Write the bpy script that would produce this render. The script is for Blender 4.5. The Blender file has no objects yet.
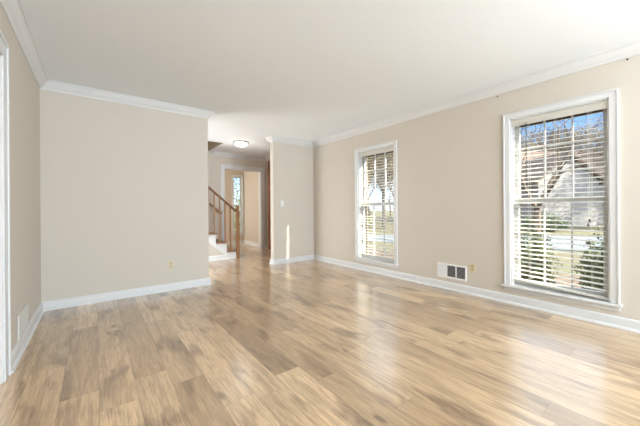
import bpy, bmesh, math, random
from mathutils import Vector, Matrix
C = bpy.context.scene.collection
S = bpy.context.scene
R = math.radians

# ------------------------------------------------------------ camera
cam = bpy.data.cameras.new('camera'); cam_o = bpy.data.objects.new('camera', cam); C.objects.link(cam_o)
CZ = 1.065
cam.sensor_width = 36; cam.lens = 292.4/640*36; cam.shift_y = -4.5/640
cam.clip_start = .02; cam.clip_end = 400
cam_o.location = (0, 0, CZ); cam_o.rotation_euler = (Matrix.Rotation(R(-37.495), 3, 'Z') @ Matrix.Rotation(R(90), 3, 'X') @ Matrix.Rotation(R(-.395), 3, 'Z')).to_euler()
S.camera = cam_o
# ------------------------------------------------------------ view
S.view_settings.view_transform = 'Standard'; S.view_settings.look = 'None'
S.view_settings.gamma = 1; S.view_settings.use_curve_mapping = False
S.view_settings.exposure = 0.26
# ------------------------------------------------------------ sky
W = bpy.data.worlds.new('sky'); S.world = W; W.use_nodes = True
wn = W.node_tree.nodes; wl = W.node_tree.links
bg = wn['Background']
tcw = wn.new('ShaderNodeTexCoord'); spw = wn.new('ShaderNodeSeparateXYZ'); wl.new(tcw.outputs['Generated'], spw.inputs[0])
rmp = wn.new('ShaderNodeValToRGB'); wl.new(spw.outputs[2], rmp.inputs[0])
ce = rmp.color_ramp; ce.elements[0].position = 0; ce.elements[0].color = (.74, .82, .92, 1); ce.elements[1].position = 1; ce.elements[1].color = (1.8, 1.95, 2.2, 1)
for p_, c_ in ((.09, (.50, .66, .90)), (.18, (.22, .43, .80)), (.29, (.15, .35, .78)), (.46, (1.8, 2.0, 2.3))):  # bright band added above the visible sky to strengthen floor sheen and room light
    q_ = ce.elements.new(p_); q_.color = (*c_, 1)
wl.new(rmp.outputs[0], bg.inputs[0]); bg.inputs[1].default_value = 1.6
# ------------------------------------------------------------ sun and large lights
sun = bpy.data.lights.new('sun', 'SUN'); sun.energy = 24.0; sun.angle = R(.6); sun.color = (1, .90, .74)
sun_o = bpy.data.objects.new('sun', sun); C.objects.link(sun_o)
sun_o.rotation_euler = Vector((-.406, .914, -.62)).to_track_quat('-Z', 'Y').to_euler()
sun_o.location = (8, -10, 12)

def area(name, loc, direction, sx, sy, power, col):
    l = bpy.data.lights.new(name, 'AREA'); l.shape = 'RECTANGLE'; l.size = sx; l.size_y = sy
    l.energy = power; l.color = col
    o = bpy.data.objects.new(name, l); C.objects.link(o); o.location = loc
    o.rotation_euler = Vector(direction).to_track_quat('-Z', 'Y').to_euler()
    return o
# unseen area lights added behind the camera to fill the room
area('front_fill', (1.6, -4.6, 1.35), (-.05, 1, .30), 3.0, 1.6, 165, (.72, .86, 1))
area('front_side_fill', (3.0, -4.6, 1.35), (-.6, 1, .1), .9, 1.6, 190, (.74, .87, 1))
# point fill light added behind the viewpoint to lift the living room walls
ll = bpy.data.lights.new('living_room_fill', 'POINT'); ll.energy = 62; ll.color = (.84, .92, 1); ll.shadow_soft_size = .16
lo = bpy.data.objects.new('living_room_fill', ll); C.objects.link(lo); lo.location = (2.1, -.75, 2.0)
# daylight of the room beyond the left doorway
area('side_room_daylight', (-3.3, 1.5, 1.5), (1, 0.1, -.3), 1.8, 1.6, 45, (1, .93, .82))
# daylight of the dining room past the hall
area('far_room_daylight', (0.9, 8.1, 1.5), (1, 0, -.1), 1.0, 1.6, 36, (1, .95, .88))
# fill light added at the hidden left end of the hall, facing the door
area('foyer_fill', (0.0, 5.65, 1.15), (1, .12, -.35), 0.9, 1.6, 70, (.88, .94, 1))

# ------------------------------------------------------------ materials
def mat(name, col, rough=.5, spec=.5, metal=0, bump=0, bscale=60, noise=0, nscale=8, emit=None, estr=1):
    m = bpy.data.materials.new(name); m.use_nodes = True
    nt = m.node_tree; b = nt.nodes['Principled BSDF']
    b.inputs['Base Color'].default_value = (*col, 1); b.inputs['Roughness'].default_value = rough
    b.inputs['Specular IOR Level'].default_value = spec; b.inputs['Metallic'].default_value = metal
    tc = nt.nodes.new('ShaderNodeTexCoord')
    if noise:
        n = nt.nodes.new('ShaderNodeTexNoise'); n.inputs['Scale'].default_value = nscale; n.inputs['Detail'].default_value = 5
        nt.links.new(tc.outputs['Object'], n.inputs['Vector'])
        r = nt.nodes.new('ShaderNodeMapRange'); r.inputs[3].default_value = 1-noise; r.inputs[4].default_value = 1+noise
        nt.links.new(n.outputs[0], r.inputs[0])
        v = nt.nodes.new('ShaderNodeVectorMath'); v.operation = 'SCALE'; v.inputs[0].default_value = col
        nt.links.new(r.outputs[0], v.inputs['Scale']); nt.links.new(v.outputs[0], b.inputs['Base Color'])
    if bump:
        n = nt.nodes.new('ShaderNodeTexNoise'); n.inputs['Scale'].default_value = bscale; n.inputs['Detail'].default_value = 4
        nt.links.new(tc.outputs['Object'], n.inputs['Vector'])
        bp = nt.nodes.new('ShaderNodeBump'); bp.inputs['Strength'].default_value = bump; bp.inputs['Distance'].default_value = .002
        nt.links.new(n.outputs[0], bp.inputs['Height']); nt.links.new(bp.outputs[0], b.inputs['Normal'])
    if emit:
        b.inputs['Emission Color'].default_value = (*emit, 1); b.inputs['Emission Strength'].default_value = estr
    return m

def wood_mat(name, dark, light, scale=6, axis=0, rough=.35):
    m = bpy.data.materials.new(name); m.use_nodes = True; nt = m.node_tree; b = nt.nodes['Principled BSDF']
    tc = nt.nodes.new('ShaderNodeTexCoord'); mp = nt.nodes.new('ShaderNodeMapping')
    s = [scale*6]*3; s[axis] = scale; mp.inputs['Scale'].default_value = s
    n = nt.nodes.new('ShaderNodeTexNoise'); n.inputs['Detail'].default_value = 6; n.inputs['Scale'].default_value = 1
    nt.links.new(tc.outputs['Object'], mp.inputs[0]); nt.links.new(mp.outputs[0], n.inputs['Vector'])
    cr = nt.nodes.new('ShaderNodeValToRGB'); cr.color_ramp.elements[0].position = .35; cr.color_ramp.elements[1].position = .65
    cr.color_ramp.elements[0].color = (*dark, 1); cr.color_ramp.elements[1].color = (*light, 1)
    nt.links.new(n.outputs[0], cr.inputs[0]); nt.links.new(cr.outputs[0], b.inputs['Base Color'])
    b.inputs['Roughness'].default_value = rough
    return m

def floor_mat():
    m = bpy.data.materials.new('vinyl_plank'); m.use_nodes = True; nt = m.node_tree; b = nt.nodes['Principled BSDF']
    N = nt.nodes.new; L = nt.links.new
    def math_(op, a, c=None, d=None):
        n = N('ShaderNodeMath'); n.operation = op
        for i, v in enumerate((a, c, d)):
            if v is None: continue
            if isinstance(v, (int, float)): n.inputs[i].default_value = v
            else: L(v, n.inputs[i])
        return n.outputs[0]
    tc = N('ShaderNodeTexCoord'); sp = N('ShaderNodeSeparateXYZ'); L(tc.outputs['Object'], sp.inputs[0])
    X, Y = sp.outputs[0], sp.outputs[1]
    u = math_('DIVIDE', math_('ADD', X, -.367+.178*20), .178)
    row = math_('FLOOR', u); fu = math_('FRACT', u)
    w1 = N('ShaderNodeTexWhiteNoise'); w1.noise_dimensions = '1D'; L(row, w1.inputs['W'])
    v = math_('DIVIDE', math_('ADD', math_('ADD', Y, 20), math_('MULTIPLY', w1.outputs[0], 1.22)), 1.22)
    col = math_('FLOOR', v); fv = math_('FRACT', v)
    idc = N('ShaderNodeCombineXYZ'); L(row, idc.inputs[0]); L(col, idc.inputs[1])
    w2 = N('ShaderNodeTexWhiteNoise'); w2.noise_dimensions = '3D'; L(idc.outputs[0], w2.inputs[0])
    rid = w2.outputs[0]
    # per plank shifted coordinates
    gx = math_('ADD', math_('MULTIPLY', X, 1), math_('MULTIPLY', rid, 37.0))
    gy = math_('ADD', Y, math_('MULTIPLY', rid, 91.0))
    def coords(sx, sy):
        c = N('ShaderNodeCombineXYZ'); L(math_('MULTIPLY', gx, sx), c.inputs[0]); L(math_('MULTIPLY', gy, sy), c.inputs[1]); return c.outputs[0]
    def noise(sx, sy, det=5, rough=.55, dist=0):
        n = N('ShaderNodeTexNoise'); n.inputs['Scale'].default_value = 1; n.inputs['Detail'].default_value = det
        n.inputs['Roughness'].default_value = rough; n.inputs['Distortion'].default_value = dist
        L(coords(sx, sy), n.inputs['Vector']); return n.outputs[0]
    def rng(vv, a, b_, c=0, d=1):
        n = N('ShaderNodeMapRange'); n.interpolation_type = 'SMOOTHSTEP'; L(vv, n.inputs[0])
        for i, q in zip((1, 2, 3, 4), (a, b_, c, d)): n.inputs[i].default_value = q
        return n.outputs[0]
    def mix(f, c1, c2):
        n = N('ShaderNodeMix'); n.data_type = 'RGBA'
        if isinstance(f, (int, float)): n.inputs[0].default_value = f
        else: L(f, n.inputs[0])
        for i, q in ((6, c1), (7, c2)):
            if isinstance(q, tuple): n.inputs[i].default_value = (*q, 1)
            else: L(q, n.inputs[i])
        return n.outputs[2]
    fine = noise(130, 6, 5, .65)
    broad = noise(24, 1.6, 5, .6, .5)
    smudge = noise(5.5, 1.9, 3, .5, .3)
    base = mix(rid, FL_A, FL_B)
    c1 = mix(math_('MULTIPLY', rng(broad, .42, .66), .42), base, FL_D)
    c2 = mix(math_('MULTIPLY', rng(fine, .40, .66), .45), c1, FL_D)
    c3 = mix(math_('MULTIPLY', math_('MULTIPLY', rng(smudge, .51, .70), rng(fine, .25, .6, .45, 1)), .85), c2, FL_K)
    # knots
    vo = N('ShaderNodeTexVoronoi'); vo.inputs['Scale'].default_value = 1; L(coords(6.5, 2.6), vo.inputs['Vector'])
    kn = rng(math_('ADD', vo.outputs['Distance'], math_('MULTIPLY', noise(40, 12, 3), .16)), .12, .26, 1, 0)
    sel = N('ShaderNodeSeparateColor'); L(vo.outputs['Color'], sel.inputs[0])
    kn = math_('MULTIPLY', kn, rng(sel.outputs[0], .40, .44))
    c4 = mix(math_('MULTIPLY', kn, .75), c3, (.13, .072, .035))
    eu = math_('MULTIPLY', math_('MINIMUM', fu, math_('SUBTRACT', 1, fu)), .178)
    ev = math_('MULTIPLY', math_('MINIMUM', fv, math_('SUBTRACT', 1, fv)), 1.22)
    seam = math_('LESS_THAN', math_('MINIMUM', eu, ev), .0013)
    c5 = mix(math_('MULTIPLY', seam, .5), c4, (.09, .055, .03))
    L(c5, b.inputs['Base Color'])
    L(rng(fine, .3, .7, .30, .40), b.inputs['Roughness'])
    b.inputs['Specular IOR Level'].default_value = .6; b.inputs['Coat Weight'].default_value = 1; b.inputs['Coat Roughness'].default_value = .2; b.inputs['Coat IOR'].default_value = 1.75
    bp = N('ShaderNodeBump'); bp.inputs['Strength'].default_value = .25; bp.inputs['Distance'].default_value = .001
    L(math_('SUBTRACT', fine, math_('MULTIPLY', seam, 2)), bp.inputs['Height']); L(bp.outputs[0], b.inputs['Normal'])
    return m
FL_A = (.82, .575, .335); FL_B = (.42, .275, .142); FL_D = (.20, .118, .060); FL_K = (.15, .085, .042)

M = dict(
    wall=mat('wall_paint', (.595, .535, .458), .75, .25, bump=.15, bscale=180),
    ceil=mat('ceiling_paint', (.84, .87, .89), .85, .2, bump=.2, bscale=90),
    far=mat('warm_wall_paint', (.58, .505, .41), .75, .25, bump=.1, bscale=180),
    trim=mat('trim_paint', (.67, .665, .65), .38, .5),
    sash=mat('sash_paint', (.56, .57, .57), .4, .5),
    blind=mat('blind_cream', (.58, .55, .48), .45, .4),
    storm=mat('storm_frame_bronze', (.035, .03, .028), .5, .4),
    ivory=mat('ivory_plastic', (.62, .52, .34), .35, .5),
    ivory2=mat('ivory_plastic_dark', (.50, .40, .24), .35, .5),
    plate=mat('white_plastic', (.78, .77, .74), .35, .5),
    slot=mat('dark_slot', (.02, .018, .015), .7, .2),
    ventw=mat('vent_white', (.82, .81, .78), .4, .5),
    ventd=mat('vent_duct_dark', (.035, .035, .033), .8, .2),
    louver=mat('vent_louver', (.22, .21, .20), .5, .5),
    cord=mat('cord', (.7, .67, .6), .7, .2),
    wand=mat('wand_plastic', (.10, .10, .07), .25, .5),
    black=mat('tassel_black', (.015, .012, .012), .5, .4),
    metal=mat('brushed_nickel', (.42, .38, .32), .35, .5, 1),
    brass=mat('brass', (.55, .38, .14), .3, .5, 1),
    oak=wood_mat('golden_oak', (.20, .095, .036), (.32, .165, .07), 5, 0),
    oakz=wood_mat('golden_oak_upright', (.19, .085, .03), (.29, .14, .055), 5, 2),
    darkoak=wood_mat('dark_oak', (.10, .042, .017), (.18, .08, .03), 5, 0),
    door=wood_mat('stained_door', (.15, .05, .016), (.34, .13, .045), 4, 2),
    doorlight=wood_mat('pale_wood_jamb', (.55, .42, .28), (.66, .52, .36), 4, 2),
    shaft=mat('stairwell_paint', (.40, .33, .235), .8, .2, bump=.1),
    floor=floor_mat(),
    sub=mat('concrete', (.3, .29, .27), .9, .1, noise=.2),
)
def glass_mat():
    m = bpy.data.materials.new('window_glass'); m.use_nodes = True; nt = m.node_tree
    for n in list(nt.nodes):
        if n.type != 'OUTPUT_MATERIAL': nt.nodes.remove(n)
    out = [n for n in nt.nodes][0]
    t = nt.nodes.new('ShaderNodeBsdfTransparent'); t.inputs[0].default_value = (.95, .97, .96, 1)
    g = nt.nodes.new('ShaderNodeBsdfGlossy'); g.inputs['Roughness'].default_value = .02
    f = nt.nodes.new('ShaderNodeFresnel'); f.inputs[0].default_value = 1.35
    mx = nt.nodes.new('ShaderNodeMixShader')
    ge = nt.nodes.new('ShaderNodeNewGeometry'); sb = nt.nodes.new('ShaderNodeMath'); sb.operation = 'SUBTRACT'; sb.use_clamp = True
    nt.links.new(f.outputs[0], sb.inputs[0]); nt.links.new(ge.outputs['Backfacing'], sb.inputs[1])
    nt.links.new(sb.outputs[0], mx.inputs[0]); nt.links.new(t.outputs[0], mx.inputs[1]); nt.links.new(g.outputs[0], mx.inputs[2])
    nt.links.new(mx.outputs[0], out.inputs[0])
    return m
M['glass'] = glass_mat()
def brick_mat():
    m = bpy.data.materials.new('brick'); m.use_nodes = True; nt = m.node_tree; b = nt.nodes['Principled BSDF']
    tc = nt.nodes.new('ShaderNodeTexCoord'); mp = nt.nodes.new('ShaderNodeMapping'); mp.inputs['Rotation'].default_value = (R(90), 0, R(90))
    br = nt.nodes.new('ShaderNodeTexBrick'); br.inputs['Scale'].default_value = 1; br.inputs['Brick Width'].default_value = .2
    br.inputs['Row Height'].default_value = .07; br.inputs['Mortar Size'].default_value = .006
    br.inputs['Color1'].default_value = (.15, .11, .09, 1); br.inputs['Color2'].default_value = (.19, .15, .12, 1); br.inputs['Mortar'].default_value = (.5, .47, .42, 1)
    nt.links.new(tc.outputs['Object'], mp.inputs[0]); nt.links.new(mp.outputs[0], br.inputs['Vector']); nt.links.new(br.outputs[0], b.inputs['Base Color'])
    b.inputs['Roughness'].default_value = .85
    return m
M['brick'] = brick_mat()

# ------------------------------------------------------------ helpers
def BM(): return bmesh.new()
def bx(bm, x0, x1, y0, y1, z0, z1):
    vs = [bm.verts.new(p) for p in ((x0,y0,z0),(x1,y0,z0),(x1,y1,z0),(x0,y1,z0),(x0,y0,z1),(x1,y0,z1),(x1,y1,z1),(x0,y1,z1))]
    for f in ((3,2,1,0),(4,5,6,7),(0,1,5,4),(1,2,6,5),(2,3,7,6),(3,0,4,7)): bm.faces.new([vs[i] for i in f])
    return vs
def prism(bm, pts, axis, a, b):
    """extrude a 2D outline along an axis; pts = (p,q) in the other two axes"""
    def P(p, q, t): return {'x': (t, p, q), 'y': (p, t, q), 'z': (p, q, t)}[axis]
    A = [bm.verts.new(P(p, q, a)) for p, q in pts]; B = [bm.verts.new(P(p, q, b)) for p, q in pts]
    bm.faces.new(A); bm.faces.new(B[::-1]); n = len(pts)
    for i in range(n): bm.faces.new((A[i], B[i], B[(i+1) % n], A[(i+1) % n]))
def tube(bm, p0, p1, r0, r1=None, n=12):
    r1 = r0 if r1 is None else r1
    p0 = Vector(p0); p1 = Vector(p1); d = (p1-p0).normalized(); q = d.to_track_quat('Z', 'Y')
    A = []; B = []
    for i in range(n):
        a = 2*math.pi*i/n; v = q @ Vector((math.cos(a), math.sin(a), 0)); A.append(bm.verts.new(p0+v*r0)); B.append(bm.verts.new(p1+v*r1))
    bm.faces.new(A[::-1]); bm.faces.new(B)
    for i in range(n): bm.faces.new((A[i], A[(i+1) % n], B[(i+1) % n], B[i]))
def lathe(bm, prof, cx, cy, n=32):
    rings = []
    for r, z in prof: rings.append([bm.verts.new((cx+r*math.cos(2*math.pi*i/n), cy+r*math.sin(2*math.pi*i/n), z)) for i in range(n)])
    for a, b in zip(rings, rings[1:]):
        for i in range(n): bm.faces.new((a[i], a[(i+1) % n], b[(i+1) % n], b[i]))
    bm.faces.new(rings[0][::-1]); bm.faces.new(rings[-1])
def sweep(bm, path, prof, side=1):
    """profile (d off the wall, z) swept with mitres; side=+1: room lies right of the direction of travel"""
    ps = [Vector(p) for p in path]; ns = []
    for a, b in zip(ps, ps[1:]):
        d = (b-a).normalized(); ns.append(Vector((d.y, -d.x))*side)
    rings = []
    for i, p in enumerate(ps):
        if i == 0: m = ns[0]
        elif i == len(ps)-1: m = ns[-1]
        else: m = (ns[i-1]+ns[i])/(1+ns[i-1].dot(ns[i]))
        rings.append([bm.verts.new((p.x+m.x*d, p.y+m.y*d, z)) for d, z in prof])
    k = len(prof)
    for A, B in zip(rings, rings[1:]):
        for i in range(k): bm.faces.new((A[i], A[(i+1) % k], B[(i+1) % k], B[i]))
    bm.faces.new(rings[0]); bm.faces.new(rings[-1][::-1])
def obj(name, bm, m, parent=None, bevel=0, smooth=False, kind=None, label=None, cat=None, group=None):
    bmesh.ops.recalc_face_normals(bm, faces=bm.faces)
    me = bpy.data.meshes.new(name); bm.to_mesh(me); bm.free()
    me.materials.append(M[m] if isinstance(m, str) else m)
    if smooth:
        for p in me.polygons: p.use_smooth = True
    o = bpy.data.objects.new(name, me); C.objects.link(o)
    if parent: o.parent = parent; o.matrix_parent_inverse = Matrix.Translation(-Vector(parent.location))
    if bevel:
        b = o.modifiers.new('bevel', 'BEVEL'); b.width = bevel; b.segments = 2; b.limit_method = 'ANGLE'
    if kind: o['kind'] = kind
    if label: o['label'] = label
    if cat: o['category'] = cat
    if group: o['group'] = group
    return o
def empty(name, loc, label=None, cat=None, group=None, kind=None):
    o = bpy.data.objects.new(name, None); C.objects.link(o); o.location = loc; o.empty_display_size = .1
    if label: o['label'] = label
    if cat: o['category'] = cat
    if group: o['group'] = group
    if kind: o['kind'] = kind
    return o
def struct(name, bm, m, label, cat, **k): return obj(name, bm, m, kind='structure', label=label, cat=cat, **k)

# ------------------------------------------------------------ dimensions
H = 2.44
XL, XR = -.463, 3.644
YF = -4.4
YB = 4.251; XBE = 1.268          # back wall and its free end
YP = 4.973; XPE = 2.695         # short partition by the windows
XH = 3.665; YH = 7.10; YD = 8.65
XO = XR+.24; XM = XR+.17                      # outer face of the window wall
WIN = [(.498, 1.285), (2.870, 3.652)]
ZW0, ZW1 = .208, 2.037

# ------------------------------------------------------------ structure
b = BM(); bx(b, -4.2, XO-.05, -5.3, 9.0, -.12, 0); struct('floor', b, 'floor', 'light oak-look vinyl plank floor running through the rooms', 'floor')

def wall_with_holes_x(bm, x0, x1, y0, y1, z0, z1, holes):
    ys = y0
    for (a, c, zb, zt) in sorted(holes):
        bx(bm, x0, x1, ys, a, z0, z1)
        if zb > z0: bx(bm, x0, x1, a, c, z0, zb)
        if zt < z1: bx(bm, x0, x1, a, c, zt, z1)
        ys = c
    bx(bm, x0, x1, ys, y1, z0, z1)
b = BM(); wall_with_holes_x(b, XR, XM, YF-.1, YP+.12, 0, H, [(a, c, .20, ZW1) for a, c in WIN])
struct('wall_right', b, 'wall', 'beige wall with the two tall windows', 'wall')
b = BM(); wall_with_holes_x(b, XM, XO, YF-.1, 7.4, -.6, H+.3, [(a, c, .20, ZW1) for a, c in WIN])
struct('wall_outer', b, 'brick', 'brick outside face of the window wall', 'wall')
b = BM(); bx(b, XH, XM, YP+.12, YD+.12, 0, H); struct('wall_entry', b, 'wall', 'right hand wall of the entry hall with the stained door', 'wall')
b = BM(); bx(b, XL-.12, XBE, YB, YB+.12, 0, H); struct('wall_back', b, 'wall', 'wide beige back wall left of the hall opening', 'wall')
b = BM(); bx(b, XPE, XR, YP, YP+.12, 0, H); struct('wall_partition', b, 'wall', 'short greyish wall with the light switch', 'wall')
DL0, DL1, DLT = 1.60, 2.635, 2.03
b = BM(); wall_with_holes_x(b, XL-.12, XL, YF-.1, YB, 0, H, [(DL0, DL1, 0, DLT)]); struct('wall_left', b, 'wall', 'pale left wall with a cased doorway', 'wall')
OX0, OX1, OZT = 2.500, 3.475, 2.06
b = BM(); bx(b, -.7, OX0, YH, YH+.12, 0, H+1.2); bx(b, OX0, OX1, YH, YH+.12, OZT, H+1.2); bx(b, OX1, XH, YH, YH+.12, 0, H+1.2)
struct('wall_hall', b, 'wall', 'hall end wall with the cased opening', 'wall')
b = BM()
WX0, WX1, WZ0, WZ1 = 3.325, 3.585, .35, 2.055
bx(b, .4, WX0, YD, YD+.12, 0, H); bx(b, WX0, WX1, YD, YD+.12, 0, WZ0); bx(b, WX0, WX1, YD, YD+.12, WZ1, H); bx(b, WX1, XH, YD, YD+.12, 0, H)
struct('wall_far', b, 'far', 'tan wall seen through the cased opening', 'wall')
b = BM(); bx(b, XH-.006, XH, YH+.12, YD, 0, H); struct('wall_far_right', b, 'far', 'tan side wall of the room past the opening', 'wall')
b = BM(); bx(b, .4, .5, YH+.12, YD, 0, H); bx(b, -.8, -.7, YB+.12, YH+.12, 0, H+1.2); struct('wall_hall_left', b, 'wall', 'left ends of the hall and far room', 'wall')
# front (behind the camera): opening added for the fill lights
b = BM(); bx(b, -.8, XO+.2, YF-1, YF-.8, 0, H); bx(b, XO-.05, XO+.1, YF-1, YF-.1, 0, H+.1); bx(b, XL-.22, XL-.12, YF-1, YF, 0, H); bx(b, 3.6, XO, YF-.9, YF, H, H+.2)
struct('wall_sun_block', b, 'wall', 'unseen walls added behind the viewpoint to shut out the sun', 'wall')  # enclosure added around the fill lights to keep direct sun out
b = BM(); FX0, FX1, FZ0, FZ1 = .1, 3.4, .5, 2.2
bx(b, XL-.12, FX0, YF-.12, YF, 0, H); bx(b, FX1, XR, YF-.12, YF, 0, H); bx(b, FX0, FX1, YF-.12, YF, 0, FZ0); bx(b, FX0, FX1, YF-.12, YF, FZ1, H)
struct('wall_front', b, 'wall', 'wall behind the viewpoint with an opening added for fill light', 'wall')
# side room beyond the left doorway
b = BM(); bx(b, -4.2, -4.1, -1, 4.4, 0, H); bx(b, -4.2, XL-.12, -1.1, -1, 0, H); bx(b, -4.2, XL-.12, 4.37, 4.47, 0, H)
struct('wall_side_room', b, 'wall', 'walls of the room beyond the left doorway', 'wall')
# ceiling with the stair opening
SX0, SX1, SY0, SY1 = -.7, 2.122, 6.04, YH
b = BM(); bx(b, -4.2, XM, -5.3, SY0, H, H+.25); bx(b, SX1, XM, SY0, SY1, H, H+.25); bx(b, -.8, XM, YH+.12, 9.0, H, H+.25)
struct('ceiling', b, 'ceil', 'smooth off-white ceiling', 'ceiling')
b = BM(); bx(b, SX0, SX1+.02, SY0-.1, SY0, H+.25, H+1.2); bx(b, SX1-.006, SX1+.1, SY0+.004, SY1-.013, H+.002, H+1.2); bx(b, SX0, SX1+.1, SY0-.1, YH+.1, H+1.2, H+1.3)
bx(b, SX0, SX1, YH-.012, YH-.002, H+.004, H+1.2)
struct('wall_stairwell', b, 'shaft', 'tan inside of the stairwell opening in the hall ceiling', 'wall')

crown = [(0, H), (0, H-.092), (.010, H-.092), (.014, H-.080), (.020, H-.072), (.034, H-.060), (.050, H-.040), (.060, H-.022), (.066, H-.014), (.078, H-.012), (.078, H)]
base = [(0, 0), (.030, 0), (.030, .006), (.024, .018), (.016, .022), (.015, .078), (.011, .090), (.004, .097), (0, .097)]
e = .0
b = BM(); sweep(b, [(XL, YF), (XL, YB), (XBE, YB), (XBE, YB+.12), (-.5, YB+.12)], crown, 1); struct('trim_1', b, 'trim', 'white crown moulding along the left and back walls', 'crown moulding')
b = BM(); sweep(b, [(XR, YF), (XR, YP), (XPE, YP), (XPE, YP+.12), (XH, YP+.12), (XH, YH), (SX1+.1, YH)], crown, -1); struct('trim_2', b, 'trim', 'white crown moulding along the window wall and partition', 'crown moulding')
b = BM(); sweep(b, [(XL, 2.748), (XL, YB), (XBE, YB), (XBE, YB+.12), (-.5, YB+.12)], base, 1); struct('baseboard_left', b, 'trim', 'white baseboard under the left and back walls', 'baseboard')
b = BM(); sweep(b, [(XR, YF), (XR, YP), (XPE, YP), (XPE, YP+.12), (XH, YP+.12), (XH, 5.8)], base, -1); struct('baseboard_right', b, 'trim', 'white baseboard under the windows and partition', 'baseboard')
b = BM(); sweep(b, [(XH, 7.03), (XH, YH), (OX1+.10, YH)], base, -1); struct('baseboard_hall', b, 'trim', 'short white baseboard beside the stained door', 'baseboard')
b = BM(); sweep(b, [(XH-.006, YH+.12), (XH-.006, YD), (.5, YD)], base, -1); struct('baseboard_far', b, 'trim', 'white baseboard of the room past the opening', 'baseboard')
b = BM(); sweep(b, [(-.5, 6.162), (2.27, 6.162)], base, 1); struct('baseboard_stair', b, 'trim', 'white baseboard under the stair side', 'baseboard')

# casing profile helper: flat board with a raised outer band, as mitred frame in plane
def casing_frame_x(bm, xf, sgn, y0, y1, z0, z1, w, t=.016, legs_to=None):
    """casing around an opening (y0..y1, up to z1) on plane x=xf, legs down to z0; sgn = side it projects to"""
    def layer(w0, w1, th):
        xa, xb = sorted((xf, xf+sgn*th))
        pts = [(y0-w1, z0), (y0-w0, z0), (y0-w0, z1+w0), (y1+w0, z1+w0), (y1+w0, z0), (y1+w1, z0), (y1+w1, z1+w1), (y0-w1, z1+w1)]
        prism(bm, pts, 'x', xa, xb)
    layer(0, w*.78, t); layer(w*.78, w, t*1.5)
def casing_frame_y(bm, yf, sgn, x0, x1, z0, z1, w, t=.016):
    def layer(w0, w1, th):
        ya, yb = sorted((yf, yf+sgn*th))
        pts = [(x0-w1, z0), (x0-w0, z0), (x0-w0, z1+w0), (x1+w0, z1+w0), (x1+w0, z0), (x1+w1, z0), (x1+w1, z1+w1), (x0-w1, z1+w1)]
        prism(bm, pts, 'y', ya, yb)
    layer(0, w*.78, t); layer(w*.78, w, t*1.5)

# ------------------------------------------------------------ windows
def window(n, y0, y1, label):
    t = empty('window_%d' % n, (XR, (y0+y1)/2, ZW0), label, 'window', kind='structure')
    b = BM(); casing_frame_x(b, XR, -1, y0, y1, ZW0, ZW1, .063); obj('casing', b, 'trim', t, bevel=.002)
    b = BM(); j = .012
    bx(b, XR-.002, XR+.2, y0-.002, y0+j, ZW0, ZW1); bx(b, XR-.002, XR+.2, y1-j, y1+.002, ZW0, ZW1); bx(b, XR-.002, XR+.2, y0, y1, ZW1-j, ZW1+.002)
    obj('jamb', b, 'trim', t)
    b = BM(); prism(b, [(y0-.08, ZW0-.022), (y1+.08, ZW0-.022), (y1+.08, ZW0), (y0-.08, ZW0)], 'x', XR-.048, XR-.0); bx(b, XR-.002, XR+.29, y0, y1, ZW0-.022, ZW0)
    obj('stool', b, 'trim', t, bevel=.005)
    b = BM(); bx(b, XR-.014, XR, y0-.063, y1+.063, ZW0-.066, ZW0-.022); bx(b, XR-.02, XR, y0-.063, y1+.063, ZW0-.034, ZW0-.022); obj('apron', b, 'trim', t, bevel=.002)
    def sash(name, xa, xb, za, zb, top, bot):
        b = BM(); s = .042; a, c = y0+j, y1-j
        bx(b, xa, xb, a, a+s, za, zb); bx(b, xa, xb, c-s, c, za, zb)
        bx(b, xa, xb, a+s, c-s, za, za+bot); bx(b, xa, xb, a+s, c-s, zb-top, zb)
        o = obj(name, b, 'sash', t, bevel=.002)
        b = BM(); ia, ic, iz0, iz1 = a+s, c-s, za+bot, zb-top
        xm = (xa+xb)/2
        for k in (1, 2):
            yy = ia+(ic-ia)*k/3; bx(b, xm-.011, xm+.011, yy-.007, yy+.007, iz0, iz1)
            zz = iz0+(iz1-iz0)*k/3; bx(b, xm-.0105, xm+.0105, ia, ic, zz-.007, zz+.007)
        obj('muntins', b, 'sash', o)
        b = BM(); bx(b, xm-.002, xm+.002, ia, ic, iz0, iz1); obj('glass', b, 'glass', o)
        return o
    lo = sash('lower_sash', XR+.075, XR+.11, ZW0, 1.155, .040, .062)
    up = sash('upper_sash', XR+.112, XR+.147, 1.115, ZW1-j, .045, .040)
    b = BM(); ym = (y0+y1)/2; xs = XR+.092; bx(b, xs-.014, xs+.016, ym-.03, ym+.03, 1.155, 1.162); tube(b, (xs, ym, 1.162), (xs, ym, 1.175), .012); bx(b, xs-.01, xs, ym-.004, ym+.04, 1.173, 1.18)
    obj('sash_lock', b, 'metal', lo)
    b = BM(); w = .028
    for (a, c, d, f) in ((y0+j, y0+j+w, ZW0, ZW1-j), (y1-j-w, y1-j, ZW0, ZW1-j), (y0+j, y1-j, ZW0, ZW0+w), (y0+j, y1-j, ZW1-j-w-.03, ZW1-j)):
        bx(b, XR+.165, XR+.185, a, c, d, f)
    obj('storm_frame', b, 'storm', t)
window(1, *WIN[0], 'large tall double-hung window at the right, nearest the viewer')
window(2, *WIN[1], 'narrower looking tall double-hung window nearer the back corner')

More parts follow.
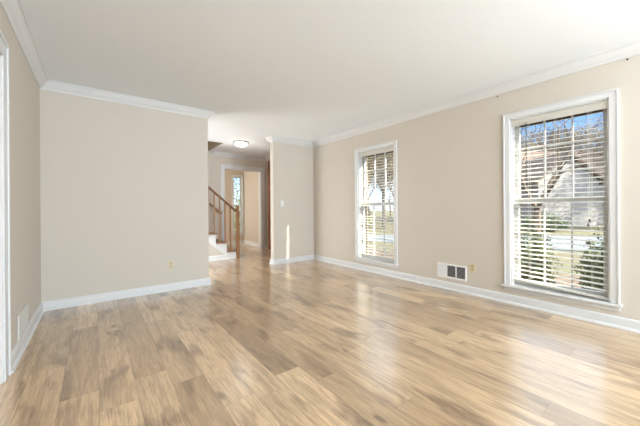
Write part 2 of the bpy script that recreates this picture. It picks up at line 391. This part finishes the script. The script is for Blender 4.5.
def blind(y0, y1, label, tilt_drop, tass):
    a, c = y0+.018, y1-.018; xc = XR+.038
    t = empty('window_blind', (xc, (y0+y1)/2, 1.94), label, 'blind', 'white horizontal blinds in the window openings')
    b = BM(); bx(b, xc-.026, xc+.028, a, c, 1.985, 2.024); obj('headrail', b, 'blind', t)
    b = BM(); prism(b, [(xc-.034, 1.952), (xc-.028, 1.948), (xc-.028, 2.018), (xc-.036, 2.018), (xc-.036, 2.010), (xc-.032, 2.00), (xc-.032, 1.969), (xc-.035, 1.964)], 'y', a-.004, c+.004); obj('valance', b, 'blind', t)
    b = BM(); top, bot, sp = 1.928, .30, .0455
    n = int((top-bot)/sp)+1; ang = R(22)
    rail = .262
    for k in range(n):
        z = top-k*sp
        f = max(0, (k-(n-7))/7.0)
        d0 = -tilt_drop*f         # near end sags
        dx = .0135
        x0, x1 = xc-dx, xc+dx; s = math.tan(ang)*dx
        vs = []
        for (yy, dz) in ((a, d0), (c, 0)):
            for (xx, zz) in ((x0, -s), (xc, .0012), (x1, s), (x1, s+.0018), (xc, .003), (x0, -s+.0018)):
                vs.append(b.verts.new((xx, yy, z+zz+dz)))
        A, B = vs[:6], vs[6:]
        b.faces.new(A); b.faces.new(B[::-1])
        for i in range(6): b.faces.new((A[i], B[i], B[(i+1) % 6], A[(i+1) % 6]))
    obj('slats', b, 'blind', t)
    b = BM(); vs = bx(b, xc-.0255, xc+.0255, a, c, rail, rail+.018)
    for v in vs:
        if v.co.y < (a+c)/2: v.co.z -= tilt_drop
    obj('bottom_rail', b, 'blind', t, bevel=.002)
    for f in (.14, .5, .80):
        yy = a+(c-a)*f; b = BM()
        for xx in (xc-.0262, xc+.0262): tube(b, (xx, yy, rail-tilt_drop*(1-f)+.01), (xx, yy, 1.99), .0011, n=6)
        obj('ladder_cord', b, 'cord', t)
    b = BM(); yy = c-.135; tube(b, (xc-.040, yy, 1.377), (xc-.040, yy, 1.965), .0042, n=8); obj('tilt_wand', b, 'wand', t)
    for i, (dy, zt) in enumerate(((tass, .935), (tass+.010, .895))):
        yy = a+dy; b = BM(); tube(b, (xc-.040, yy, zt+.02), (xc-.040, yy, 1.97), .0012, n=6); co = obj('lift_cord', b, 'cord', t)
        b = BM(); tube(b, (xc-.040, yy, zt-.012), (xc-.040, yy, zt+.014), .010, .004, n=12); obj('tassel', b, 'black', co)
    return t
blind(*WIN[0], 'white horizontal slat blind in the large right-hand window, bottom rail hanging crooked', .045, .115)
blind(*WIN[1], 'white horizontal slat blind in the window nearer the back corner, hanging level', .0, .165)

# narrow window in the far room
t = empty('window_3', ((WX0+WX1)/2, YD, WZ0), 'slim window glimpsed through the cased opening beyond the stairs', 'window', kind='structure')
b = BM(); casing_frame_y(b, YD, -1, WX0, WX1, WZ0, WZ1, .05); obj('casing', b, 'trim', t)
b = BM(); bx(b, WX0-.08, WX1+.055, YD-.04, YD, WZ0-.02, WZ0); bx(b, WX0-.05, WX1+.05, YD-.012, YD, WZ0-.08, WZ0-.02); obj('stool', b, 'trim', t)
b = BM(); s = .03
for (z0, z1, yy) in ((WZ0, 1.19, YD+.03), (1.16, WZ1, YD+.055)):
    bx(b, WX0, WX0+s, yy, yy+.025, z0, z1); bx(b, WX1-s, WX1, yy, yy+.025, z0, z1); bx(b, WX0+s, WX1-s, yy, yy+.025, z0, z0+s); bx(b, WX0+s, WX1-s, yy, yy+.025, z1-s, z1)
    bx(b, (WX0+WX1)/2-.006, (WX0+WX1)/2+.006, yy, yy+.02, z0+s, z1-s)
o = obj('sash', b, 'sash', t)
b = BM(); bx(b, WX0+s, WX1-s, YD+.04, YD+.044, WZ0+s, WZ1-s); obj('glass', b, 'glass', o)
# unseen window frame added behind the viewpoint for the fill lights
t = empty('window_4', ((FX0+FX1)/2, YF, FZ0), 'unseen window added behind the viewpoint for the fill lights', 'window', kind='structure')
b = BM(); casing_frame_y(b, YF, 1, FX0, FX1, FZ0, FZ1, .07); bx(b, FX0-.07, FX1+.07, YF, YF+.04, FZ0-.03, FZ0); obj('casing', b, 'trim', t)
b = BM(); 
for k in range(4):
    xx = FX0+(FX1-FX0-.05)*k/3; bx(b, xx, xx+.05, YF-.08, YF-.04, FZ0, FZ1)
bx(b, FX0, FX1, YF-.08, YF-.04, FZ0, FZ0+.05); bx(b, FX0, FX1, YF-.08, YF-.04, FZ1-.05, FZ1)
obj('sash', b, 'sash', t)

# ------------------------------------------------------------ doorways
t = empty('door_1', (XL, (DL0+DL1)/2, 0), 'white cased doorway at the far left edge', 'doorway', kind='structure')
b = BM(); casing_frame_x(b, XL, 1, DL0, DL1, 0, DLT, .110, .014); obj('casing', b, 'trim', t, bevel=.002)
b = BM(); bx(b, XL-.13, XL+.004, DL1-.012, DL1+.001, 0, DLT); bx(b, XL-.13, XL+.004, DL0-.001, DL0+.012, 0, DLT); bx(b, XL-.13, XL+.004, DL0, DL1, DLT-.012, DLT+.001)
obj('jamb', b, 'trim', t)
b = BM(); bx(b, XL-.075, XL-.045, DL1-.024, DL1-.011, 0, DLT-.012); bx(b, XL-.075, XL-.045, DL0, DL1, DLT-.024, DLT-.012); obj('door_stop', b, 'trim', t)
t = empty('door_2', ((OX0+OX1)/2, YH, 0), 'white cased opening from the hall into the tan room', 'doorway', kind='structure')
b = BM(); casing_frame_y(b, YH, -1, OX0, OX1, 0, OZT, .095, .018); obj('casing', b, 'trim', t, bevel=.002)
b = BM(); bx(b, OX0-.001, OX0+.012, YH-.004, YH+.124, 0, OZT); bx(b, OX1-.012, OX1+.001, YH-.004, YH+.124, 0, OZT); bx(b, OX0, OX1, YH-.004, YH+.124, OZT-.012, OZT+.001)
obj('jamb', b, 'trim', t)
# stained entry door on the hall's right wall
t = empty('door_3', (XH, 6.5, 0), 'tall reddish stained wood door edge behind the partition in the hall', 'door', kind='structure')
b = BM(); bx(b, XH-.022, XH, 7.005, 7.028, 0, 2.345); obj('pale_casing', b, 'doorlight', t, bevel=.002)
b = BM(); bx(b, XH-.035, XH, 6.93, 7.005, 0, 2.345); bx(b, XH-.035, XH, 5.9, 5.975, 0, 2.345); bx(b, XH-.035, XH, 5.975, 6.93, 2.27, 2.345); obj('door_frame', b, 'door', t, bevel=.003)
b = BM(); bx(b, XH-.02, XH-.002, 5.98, 6.925, .01, 2.265)
for z0, z1 in ((.2, .9), (1.1, 2.1)):
    for y0, y1 in ((6.08, 6.4), (6.5, 6.82)): bx(b, XH-.026, XH-.02, y0, y1, z0, z1)
dl = obj('door_leaf', b, 'door', t)
b = BM(); tube(b, (XH-.02, 6.03, 1.0), (XH-.06, 6.03, 1.0), .012); tube(b, (XH-.06, 6.03, 1.0), (XH-.09, 6.03, 1.0), .028, .022, 16); obj('door_knob', b, 'brass', dl)

# ------------------------------------------------------------ staircase
RUN, RISE, X0, Z0, YS = .23, .197, 2.44, .17, 6.15
YE = YH-.003
st = empty('staircase', (2.0, 6.7, 0), 'hall staircase with oak treads and white risers rising to the left', 'staircase')
NT = 12
for k in range(NT):
    xr = X0-k*RUN; zt = Z0+k*RISE
    b = BM(); ys = YS-.035
    bx(b, xr-RUN-.0, xr+.03, (YS+.02 if k == 0 else ys), YE-.02, zt-.026, zt)
    if k == 0: bx(b, xr-RUN, xr-.045, ys, YS+.02, zt-.026, zt)
    obj('tread', b, 'darkoak' if False else 'oak', st, bevel=.006)
    b = BM(); bx(b, xr-.018, xr, YS+.03, YE-.02, (0 if k == 0 else zt-RISE), zt-.026); obj('riser', b, 'trim', st)
# sawtooth stringer on the open side
pts = []
for k in range(NT):
    xr = X0-k*RUN; zt = Z0+k*RISE-.026
    pts += [(xr, (0 if k == 0 else Z0+(k-1)*RISE-.026)), (xr, zt)]
xe = X0-NT*RUN; pts += [(xe, Z0+(NT-1)*RISE-.026)]
sl = RISE/RUN
pts += [(xe, (2.28-xe)*sl), (2.28, 0)]
b = BM(); prism(b, pts, 'y', YS-.0, YS+.03); obj('stringer', b, 'trim', st)
b = BM(); prism(b, [(-.25, 0), (2.285, 0), (-.25, 2.535*sl)], 'y', YS+.012, YS+.028); obj('side_panel', b, 'wall', st)

ul = bpy.data.lights.new('stairwell_fill', 'POINT'); ul.energy = 5; ul.color = (1, .9, .75); ul.shadow_soft_size = .1  # unseen point light added to brighten the stairwell opening
uo = bpy.data.objects.new('stairwell_fill', ul); C.objects.link(uo); uo.location = (.6, 6.7, 3.3)
rl = empty('stair_railing', (X0, YS, 0), 'oak stair railing with square balusters and a newel post', 'railing')
def railz(x): return 1.055+(2.396-x)*.86
b = BM()
for (w, z0, z1) in ((.030, -.030, -.006), (.022, -.048, -.030), (.024, -.006, .004)):
    v = []
    for xx in (2.42, .2):
        z = railz(xx); v.append([b.verts.new((xx, YS-.01+dy, z+dz)) for dy, dz in ((-w, z0), (w, z0), (w, z1), (-w, z1))])
    A, B = v; b.faces.new(A); b.faces.new(B[::-1])
    for i in range(4): b.faces.new((A[i], B[i], B[(i+1) % 4], A[(i+1) % 4]))
obj('handrail', b, 'darkoak', rl, bevel=.004)
b = BM(); nx, ny = 2.447, YS-.006
bx(b, nx-.036, nx+.036, ny-.036, ny+.022, 0, 1.10); bx(b, nx-.044, nx+.044, ny-.044, ny+.03, 1.10, 1.118); bx(b, nx-.03, nx+.03, ny-.03, ny+.018, 1.118, 1.14)
bx(b, nx-.042, nx+.042, ny-.042, ny+.028, .93, .945)
obj('newel_post', b, 'oakz', rl, bevel=.004)
k = 0; x = 2.286
while x > .35:
    stp = int((X0+.03-x)/RUN); z0 = Z0+stp*RISE
    b = BM(); bx(b, x-.013, x+.013, YS-.022, YS+.004, z0, railz(x)-.045)
    obj('baluster', b, 'oakz', rl); x -= .1135
wr = empty('wall_handrail', (2.4, YE-.06, 1.0), 'oak handrail fixed to the wall on the far side of the stairs', 'handrail')
b = BM(); tube(b, (2.40, YH-.06, .965), (.3, YH-.06, .965+2.1*.85), .022, n=12); tube(b, (2.40, YH-.06, .965), (2.405, YH-.005, .96), .02, n=12); obj('rail', b, 'oak', wr, smooth=False)
for xx in (2.3, 1.5, .7):
    b = BM(); z = .965+(2.4-xx)*.85; tube(b, (xx, YH-.06, z-.02), (xx, YH-.03, z-.06), .006); tube(b, (xx, YH-.03, z-.06), (xx, YH, z-.06), .008); tube(b, (xx, YH-.008, z-.06), (xx, YH, z-.06), .025); obj('bracket', b, 'brass', wr)

# ------------------------------------------------------------ hall ceiling light
lx, ly = 2.373, 5.741
t = empty('ceiling_light', (lx, ly, H), 'round flush-mount ceiling light, lit, on the hall ceiling', 'ceiling light')
b = BM(); lathe(b, [(.145, H), (.152, H-.012), (.150, H-.024), (.140, H-.028)], lx, ly); obj('base_ring', b, 'metal', t, smooth=True)
M['lampglass'] = mat('lit_opal_glass', (.9, .88, .84), .3, .5, emit=(1, .95, .86), estr=6)
b = BM(); lathe(b, [(.132, H-.026), (.13, H-.040), (.115, H-.062), (.085, H-.080), (.045, H-.091), (.012, H-.094)], lx, ly); obj('glass_dome', b, 'lampglass', t, smooth=True)
pl = bpy.data.lights.new('ceiling_light_bulb', 'POINT'); pl.energy = 2; pl.color = (1, .94, .85); pl.shadow_soft_size = .13
po = bpy.data.objects.new('ceiling_light_bulb', pl); C.objects.link(po); po.location = (lx, ly, H-.24)

t = empty('ceiling_light', (2.1, -.75, H), 'unseen round ceiling fixture added above the living room fill light', 'ceiling light')  # fixture ring added over the point fill, outside the view
b = BM(); lathe(b, [(.30, H), (.31, H-.02), (.30, H-.05), (.28, H-.055), (.28, H-.03), (.27, H-.025), (.0, H-.025)][:6], 2.1, -.75); obj('base_ring', b, 'metal', t, smooth=True)

# ------------------------------------------------------------ outlets, switch, vents, screws
def outlet(loc, rz, label):
    t = empty('electrical_outlet', (0, 0, 0), label, 'outlet', 'ivory wall outlets')
    def part(nm, bm, m, p=t, bev=0):
        o = obj(nm, bm, m, None, bevel=bev); o.parent = p; return o
    b = BM(); bx(b, -.035, .035, 0, .006, -.058, .058); part('cover_plate', b, 'ivory', bev=.002)
    for z in (-.021, .021):
        b = BM(); pts = [(.0165*math.cos(a), z+.0145*math.sin(a)) for a in [2*math.pi*i/16 for i in range(16)]]
        prism(b, pts, 'y', .006, .0085); rc = part('receptacle', b, 'ivory2')
        b = BM(); bx(b, -.0075, -.0055, .0085, .0088, z-.003, z+.006); bx(b, .0055, .0075, .0085, .0088, z-.003, z+.005); tube(b, (0, .0085, z-.008), (0, .0088, z-.008), .0022, n=8)
        part('slots', b, 'slot', rc)
    b = BM(); tube(b, (0, .006, 0), (0, .0075, 0), .003, n=10); part('screw', b, 'metal')
    t.location = loc; t.rotation_euler = (0, 0, rz); return t
outlet((.782, YB, .334), R(180), 'ivory duplex outlet low on the wide back wall')
outlet((XR, 1.700, .330), R(90), 'ivory duplex outlet low on the window wall, right of the vent')
t = empty('light_switch', (0, 0, 0), 'white toggle light switch on the short partition wall', 'light switch')
b = BM(); bx(b, -.035, .035, 0, .006, -.058, .058); o = obj('cover_plate', b, 'plate', None, bevel=.002); o.parent = t
b = BM(); prism(b, [(.006, -.006), (.006, .006), (.018, .012), (.018, .004)], 'x', -.004, .004); o = obj('toggle', b, 'plate', None); o.parent = t
for z in (-.03, .03):
    b = BM(); tube(b, (0, .006, z), (0, .0072, z), .003, n=8); o = obj('screw', b, 'metal', None); o.parent = t
t.location = (2.887, YP, 1.168); t.rotation_euler = (0, 0, R(180))

# window-wall register: three bays
t = empty('wall_vent', (XR, 1.965, .24), 'white three-bay metal vent register above the baseboard between the windows', 'vent')
va, vc, vz0, vz1 = 1.772, 2.160, .147, .335
b = BM(); f = .016; bw = (vc-va-2*f-2*.012)/3
bx(b, XR-.010, XR, va, va+f, vz0, vz1); bx(b, XR-.010, XR, vc-f, vc, vz0, vz1); bx(b, XR-.010, XR, va+f, vc-f, vz0, vz0+.022); bx(b, XR-.010, XR, va+f, vc-f, vz1-.022, vz1)
for k in (1, 2): y = va+f+k*bw+(k-1)*.012; bx(b, XR-.010, XR, y, y+.012, vz0+.022, vz1-.022)
obj('frame', b, 'ventw', t, bevel=.002)
for k in range(3):
    y = va+f+k*(bw+.012)
    b = BM(); bx(b, XR-.0015, XR-.0005, y, y+bw, vz0+.022, vz1-.022); bk = obj('backing', b, 'ventd' if k < 2 else 'louver', t)
    b = BM()
    if k < 2:
        for i in range(9):
            z = vz0+.028+i*.0155; prism(b, [(XR-.009, z), (XR-.002, z+.006), (XR-.002, z+.0075), (XR-.009, z+.0015)], 'y', y, y+bw)
        obj('louvers', b, 'louver', t)
    else:
        n = 13
        for i in range(n):
            yy = y+.002+i*(bw-.002)/n; prism(b, [(XR-.009, yy+.0065), (XR-.002, yy), (XR-.002, yy+.0015), (XR-.009, yy+.008)], 'z', vz0+.022, vz1-.022)
        obj('louvers', b, 'ventw', t)
# left wall return grille
M['grey'] = mat('grille_paint', (.64, .62, .57), .45, .5)
t = empty('wall_vent', (XL, 3.26, .18), 'white painted return grille low on the left wall beside the doorway', 'vent')
va, vc, vz0, vz1 = 3.08, 3.45, .105, .285
b = BM(); f = .02
bx(b, XL, XL+.009, va, va+f, vz0, vz1); bx(b, XL, XL+.009, vc-f, vc, vz0, vz1); bx(b, XL, XL+.009, va+f, vc-f, vz0, vz0+f); bx(b, XL, XL+.009, va+f, vc-f, vz1-f, vz1)
obj('frame', b, 'grey', t, bevel=.002)
b = BM(); bx(b, XL+.0005, XL+.0015, va+f, vc-f, vz0+f, vz1-f); obj('backing', b, 'louver', t)
b = BM()
for i in range(12):
    z = vz0+f+i*.0125; prism(b, [(XL+.002, z+.010), (XL+.008, z+.001), (XL+.008, z+.003), (XL+.002, z+.012)], 'y', va+f, vc-f)
obj('louvers', b, 'grey', t)
for (y, z, lb) in ((1.404, 2.325, 'small dark screw in the wall above the left corner of the large window'), (.381, 2.329, 'small dark screw in the wall above the right corner of the large window'), (3.777, 2.334, 'small dark screw in the wall above the left corner of the back-corner window')):
    b = BM(); tube(b, (XR, y, z), (XR-.008, y, z), .0035, n=10); tube(b, (XR-.008, y, z), (XR-.011, y, z), .0075, .006, n=12)
    obj('wall_screw', b, 'slot', label=lb, cat='screw', group='curtain bracket screws above the windows')

# ------------------------------------------------------------ outside
G = -.5
def gnd(name, c1, c2, sc):
    m = bpy.data.materials.new(name); m.use_nodes = True; nt = m.node_tree; b = nt.nodes['Principled BSDF']
    tc = nt.nodes.new('ShaderNodeTexCoord'); n = nt.nodes.new('ShaderNodeTexNoise'); n.inputs['Scale'].default_value = sc; n.inputs['Detail'].default_value = 8; n.inputs['Roughness'].default_value = .7
    cr = nt.nodes.new('ShaderNodeValToRGB'); cr.color_ramp.elements[0].position = .38; cr.color_ramp.elements[1].position = .62
    cr.color_ramp.elements[0].color = (*c1, 1); cr.color_ramp.elements[1].color = (*c2, 1)
    nt.links.new(tc.outputs['Object'], n.inputs['Vector']); nt.links.new(n.outputs[0], cr.inputs[0]); nt.links.new(cr.outputs[0], b.inputs['Base Color'])
    b.inputs['Roughness'].default_value = .9; b.inputs['Specular IOR Level'].default_value = .1
    return m
M['lawn'] = gnd('winter_lawn', (.105, .088, .06), (.11, .112, .066), .9)
M['leafbed'] = gnd('leaf_litter', (.09, .064, .048), (.155, .118, .09), 5)
M['road'] = gnd('pale_asphalt', (.125, .14, .17), (.15, .168, .20), 3)
b = BM(); bx(b, XO, 140, -80, 120, G-.3, G); struct('ground', b, 'lawn', 'winter lawn outside the windows', 'ground')
b = BM(); prism(b, [(XO, -3), (9.0, -2), (8.2, 4), (8.4, 8.5), (6.5, 12), (XO, 12)], 'z', G, G+.02); struct('planting_bed', b, 'leafbed', 'leaf-littered planting bed outside the windows', 'ground')
b = BM(); prism(b, [(13.5, -30), (13.8, 0), (13.2, 3.6), (10.4, 9.2), (4.5, 17), (4.5, 22), (12.3, 11.6), (19, 5.6), (21.5, -1), (21.8, -30)], 'z', G, G+.03); struct('road', b, 'road', 'pale road curving past the front lawn', 'road')

rnd = random.Random(7)
M['bark'] = mat('grey_bark', (.13, .105, .085), .9, .1, noise=.35, nscale=6)
M['twig'] = mat('brown_twig', (.33, .25, .18), .9, .1)
M['bud'] = gnd('tan_spring_leaf', (.17, .135, .075), (.22, .18, .12), 2)
def tree_mesh(seed, height, r0, depth, spread, leaf=0, lean=0, fork=.28, first=None):
    rn = random.Random(seed); V = []; F = []; LV = []; LF = []
    def seg(p0, p1, ra, rb, n):
        d = (p1-p0).normalized(); q = d.to_track_quat('Z', 'Y'); s = len(V)
        for p, r in ((p0, ra), (p1, rb)):
            for i in range(n):
                a = 2*math.pi*i/n; V.append(tuple(p+q @ Vector((math.cos(a)*r, math.sin(a)*r, 0))))
        for i in range(n): F.append((s+i, s+(i+1) % n, s+n+(i+1) % n, s+n+i))
    def grow(p, d, ln, r, lv):
        n = 8 if lv == 0 else (6 if lv < 3 else (4 if lv < 5 else 3))
        k = 3 if lv < 3 else 2
        for i in range(k):
            d2 = (d+Vector((rn.uniform(-1, 1), rn.uniform(-1, 1), rn.uniform(-.6, .9)))*(.10+.04*lv)).normalized()
            q = p+d2*ln/k; r2 = r*(.90 if lv else .93)
            seg(p, q, r, r2, n); p, d, r = q, d2, r2
            if lv >= 2 and lv < depth and rn.random() < .6:
                s = d.orthogonal().normalized(); s.rotate(Matrix.Rotation(rn.uniform(0, 6.28), 3, d))
                grow(p, (d*.55+s).normalized(), ln*.62, r*.55, lv+1)
        if lv >= depth:
            for j in range(leaf):
                c = p+Vector([rn.gauss(0, .16) for _ in range(3)]); s = len(LV); u = Vector([rn.gauss(0, 1) for _ in range(3)]).normalized()*.05; w = u.orthogonal().normalized()*.035
                LV.extend([tuple(c-u), tuple(c+w), tuple(c+u), tuple(c-w)]); LF.append((s, s+1, s+2, s+3))
            return
        nb = 3 if lv < 2 or rn.random() < .35 else 2
        a0 = rn.uniform(0, 6.28)
        for i in range(nb):
            s = d.orthogonal().normalized(); s.rotate(Matrix.Rotation(a0+i*6.283/nb+rn.uniform(-.4, .4), 3, d))
            dd = (d+s*spread*rn.uniform(.75, 1.25)+Vector((0, 0, .10))).normalized()
            grow(p, dd, ln*rn.uniform(.66, .86), r*rn.uniform(.56, .70), lv+1)
    grow(Vector((0, 0, 0)), Vector((lean, 0, 1)).normalized(), first or height*fork, r0, 0)
    me = bpy.data.meshes.new('branches'); me.from_pydata(V, [], F); me.materials.append(M['bark'])
    lm = None
    if leaf: lm = bpy.data.meshes.new('leaves'); lm.from_pydata(LV, [], LF); lm.materials.append(M['bud'])
    return me, lm
def put_tree(meshes, loc, rz, sc, label, group=None):
    t = bpy.data.objects.new('bare_tree', meshes[0]); C.objects.link(t); t.location = loc; t.rotation_euler = (0, 0, rz); t.scale = (sc,)*3
    t['label'] = label; t['category'] = 'tree'
    if group: t['group'] = group
    if meshes[1]:
        l = bpy.data.objects.new('leaves', meshes[1]); C.objects.link(l); l.parent = t
    return t
T1 = tree_mesh(11, 7, .105, 7, .7, 0, first=1.5)
put_tree(T1, (9.2, 2.62, G), 0.4, 1, 'large bare spreading tree in front of the road, centred in the large window')
kinds = [tree_mesh(s, 9, .15, 5, .55, 15, first=2.6) for s in (21, 22, 23)]
lb = 'bare tan-twigged tree in the woods beyond the road'
for i in range(46):
    rr = rnd.uniform(30, 62); ang = rnd.uniform(R(-14), R(62))
    # direction measured from +X
    x, y = rr*math.cos(ang), rr*math.sin(ang)
    if 24 < x < 38 and 2 < y < 14: x += 14
    put_tree(kinds[i % 3], (x, y, G), rnd.uniform(0, 6.28), rnd.uniform(.85, 1.35), lb, 'trees of the woods beyond the road')
for i in range(12):
    rr = rnd.uniform(21, 30); ang = R(33+2.4*i)
    put_tree(kinds[i % 3], (rr*math.cos(ang), rr*math.sin(ang), G), rnd.uniform(0, 6.28), rnd.uniform(.8, 1.1), lb, 'trees of the woods beyond the road')
put_tree(kinds[0], (13.5, 13.5, G), 1.0, .8, 'young tan-leaved tree seen through the back-corner window')
# shrubs by the window
M['leafg'] = gnd('evergreen_leaf', (.04, .06, .03), (.10, .125, .065), 9)
def shrub(loc, rx, ry, rz_, n, seed, label, group=None, ls=.028):
    rn = random.Random(seed); V = []; F = []
    for i in range(n):
        d = Vector([rn.gauss(0, 1) for _ in range(3)]).normalized(); k = rn.uniform(.55, 1.05)*(1+.14*math.sin(d.x*7+seed)*math.cos(d.z*6))
        c = Vector((d.x*rx*k, d.y*ry*k, max(0.02, (d.z*.5+.5)*rz_*k*1.0)))
        u = Vector([rn.gauss(0, 1) for _ in range(3)]).normalized(); w = u.orthogonal().normalized(); s = len(V)
        V.extend([tuple(c-u*ls), tuple(c+w*ls*.5), tuple(c+u*ls), tuple(c-w*ls*.5)]); F.append((s, s+1, s+2, s+3))
    me = bpy.data.meshes.new('evergreen_shrub'); me.from_pydata(V, [], F); me.materials.append(M['leafg'])
    o = bpy.data.objects.new('evergreen_shrub', me); C.objects.link(o); o.location = loc
    o['label'] = label; o['category'] = 'shrub'
    if group: o['group'] = group
    b = BM()
    for i in range(9):
        a = rn.uniform(0, 6.28); tube(b, (0, 0, 0), (rx*.6*math.cos(a), ry*.6*math.sin(a), rz_*rn.uniform(.5, .8)), .012, .005, 5)
    st = obj('stems', b, 'bark', None); st.parent = o
    return o
shrub((5.55, 1.78, G), .42, .42, 1.22, 5200, 1, 'leafy green shrub outside the large window, at its lower left')
shrub((5.55, .78, G), .36, .30, 1.18, 4200, 2, 'leafy green shrub outside the large window, at its lower right corner')
shrub((15.5, 7.0, G), 1.0, 1.0, 1.1, 1600, 3, 'rounded dark shrub across the road behind the spreading tree', ls=.07)
shrub((23.0, 6.2, G), 1.3, 1.3, 1.2, 1600, 4, 'low dark shrub in front of the pale house', ls=.08)
shrub((13.6, 14.2, G), 1.6, 1.2, 1.5, 2200, 5, 'dark evergreen shrub across the road seen through the back-corner window', ls=.08)
shrub((3.9, 11.2, G), 1.6, .8, 2.7, 2600, 6, 'tall dark hedge shrub outside the slim far window', ls=.07)
# neighbour house
M['siding'] = mat('pale_siding', (.26, .25, .25), .8, .2, noise=.05)
M['shingle'] = mat('brown_shingle', (.12, .092, .08), .9, .1, noise=.25, nscale=3)
M['pane'] = mat('dark_pane', (.08, .09, .10), .15, .5)
t = empty('neighbour_house', (0, 0, 0), 'pale house with brown shingle roof beyond the spreading tree', 'house')
def hp(nm, bm, m, p=t):
    o = obj(nm, bm, m, None); o.parent = p; return o
b = BM(); bx(b, -4, 4, -6, 6, 0, 4.2); 
prism(b, [(-4, 4.2), (4, 4.2), (0, 7.0)], 'y', -6, 6); hp('walls', b, 'siding')
b = BM(); prism(b, [(-4.5, 3.95), (0, 7.1), (4.5, 3.95), (4.5, 4.15), (0, 7.35), (-4.5, 4.15)], 'y', -6.4, 6.4); hp('roof', b, 'shingle')
b = BM(); bx(b, -7.2, -4, 1.0, 5.8, 0, 3.6); prism(b, [(1.0, 3.6), (5.8, 3.6), (3.4, 5.6)], 'x', -7.2, -3); hp('gable_wing', b, 'siding')
b = BM(); prism(b, [(.6, 3.35), (3.4, 5.75), (6.2, 3.35), (6.2, 3.55), (3.4, 6.0), (.6, 3.55)], 'x', -7.5, -2.5); hp('wing_roof', b, 'shingle')
for y in (-4.2, -1.4):
    b = BM(); bx(b, -4.08, -4, y, y+1.1, 1.2, 2.7); w = hp('house_window', b, 'trim')
    b = BM(); bx(b, -4.1, -4.08, y+.1, y+1.0, 1.3, 2.6); hp('pane', b, 'pane', w)
t.location = (37, 10.0, G); t.rotation_euler = (0, 0, R(52))
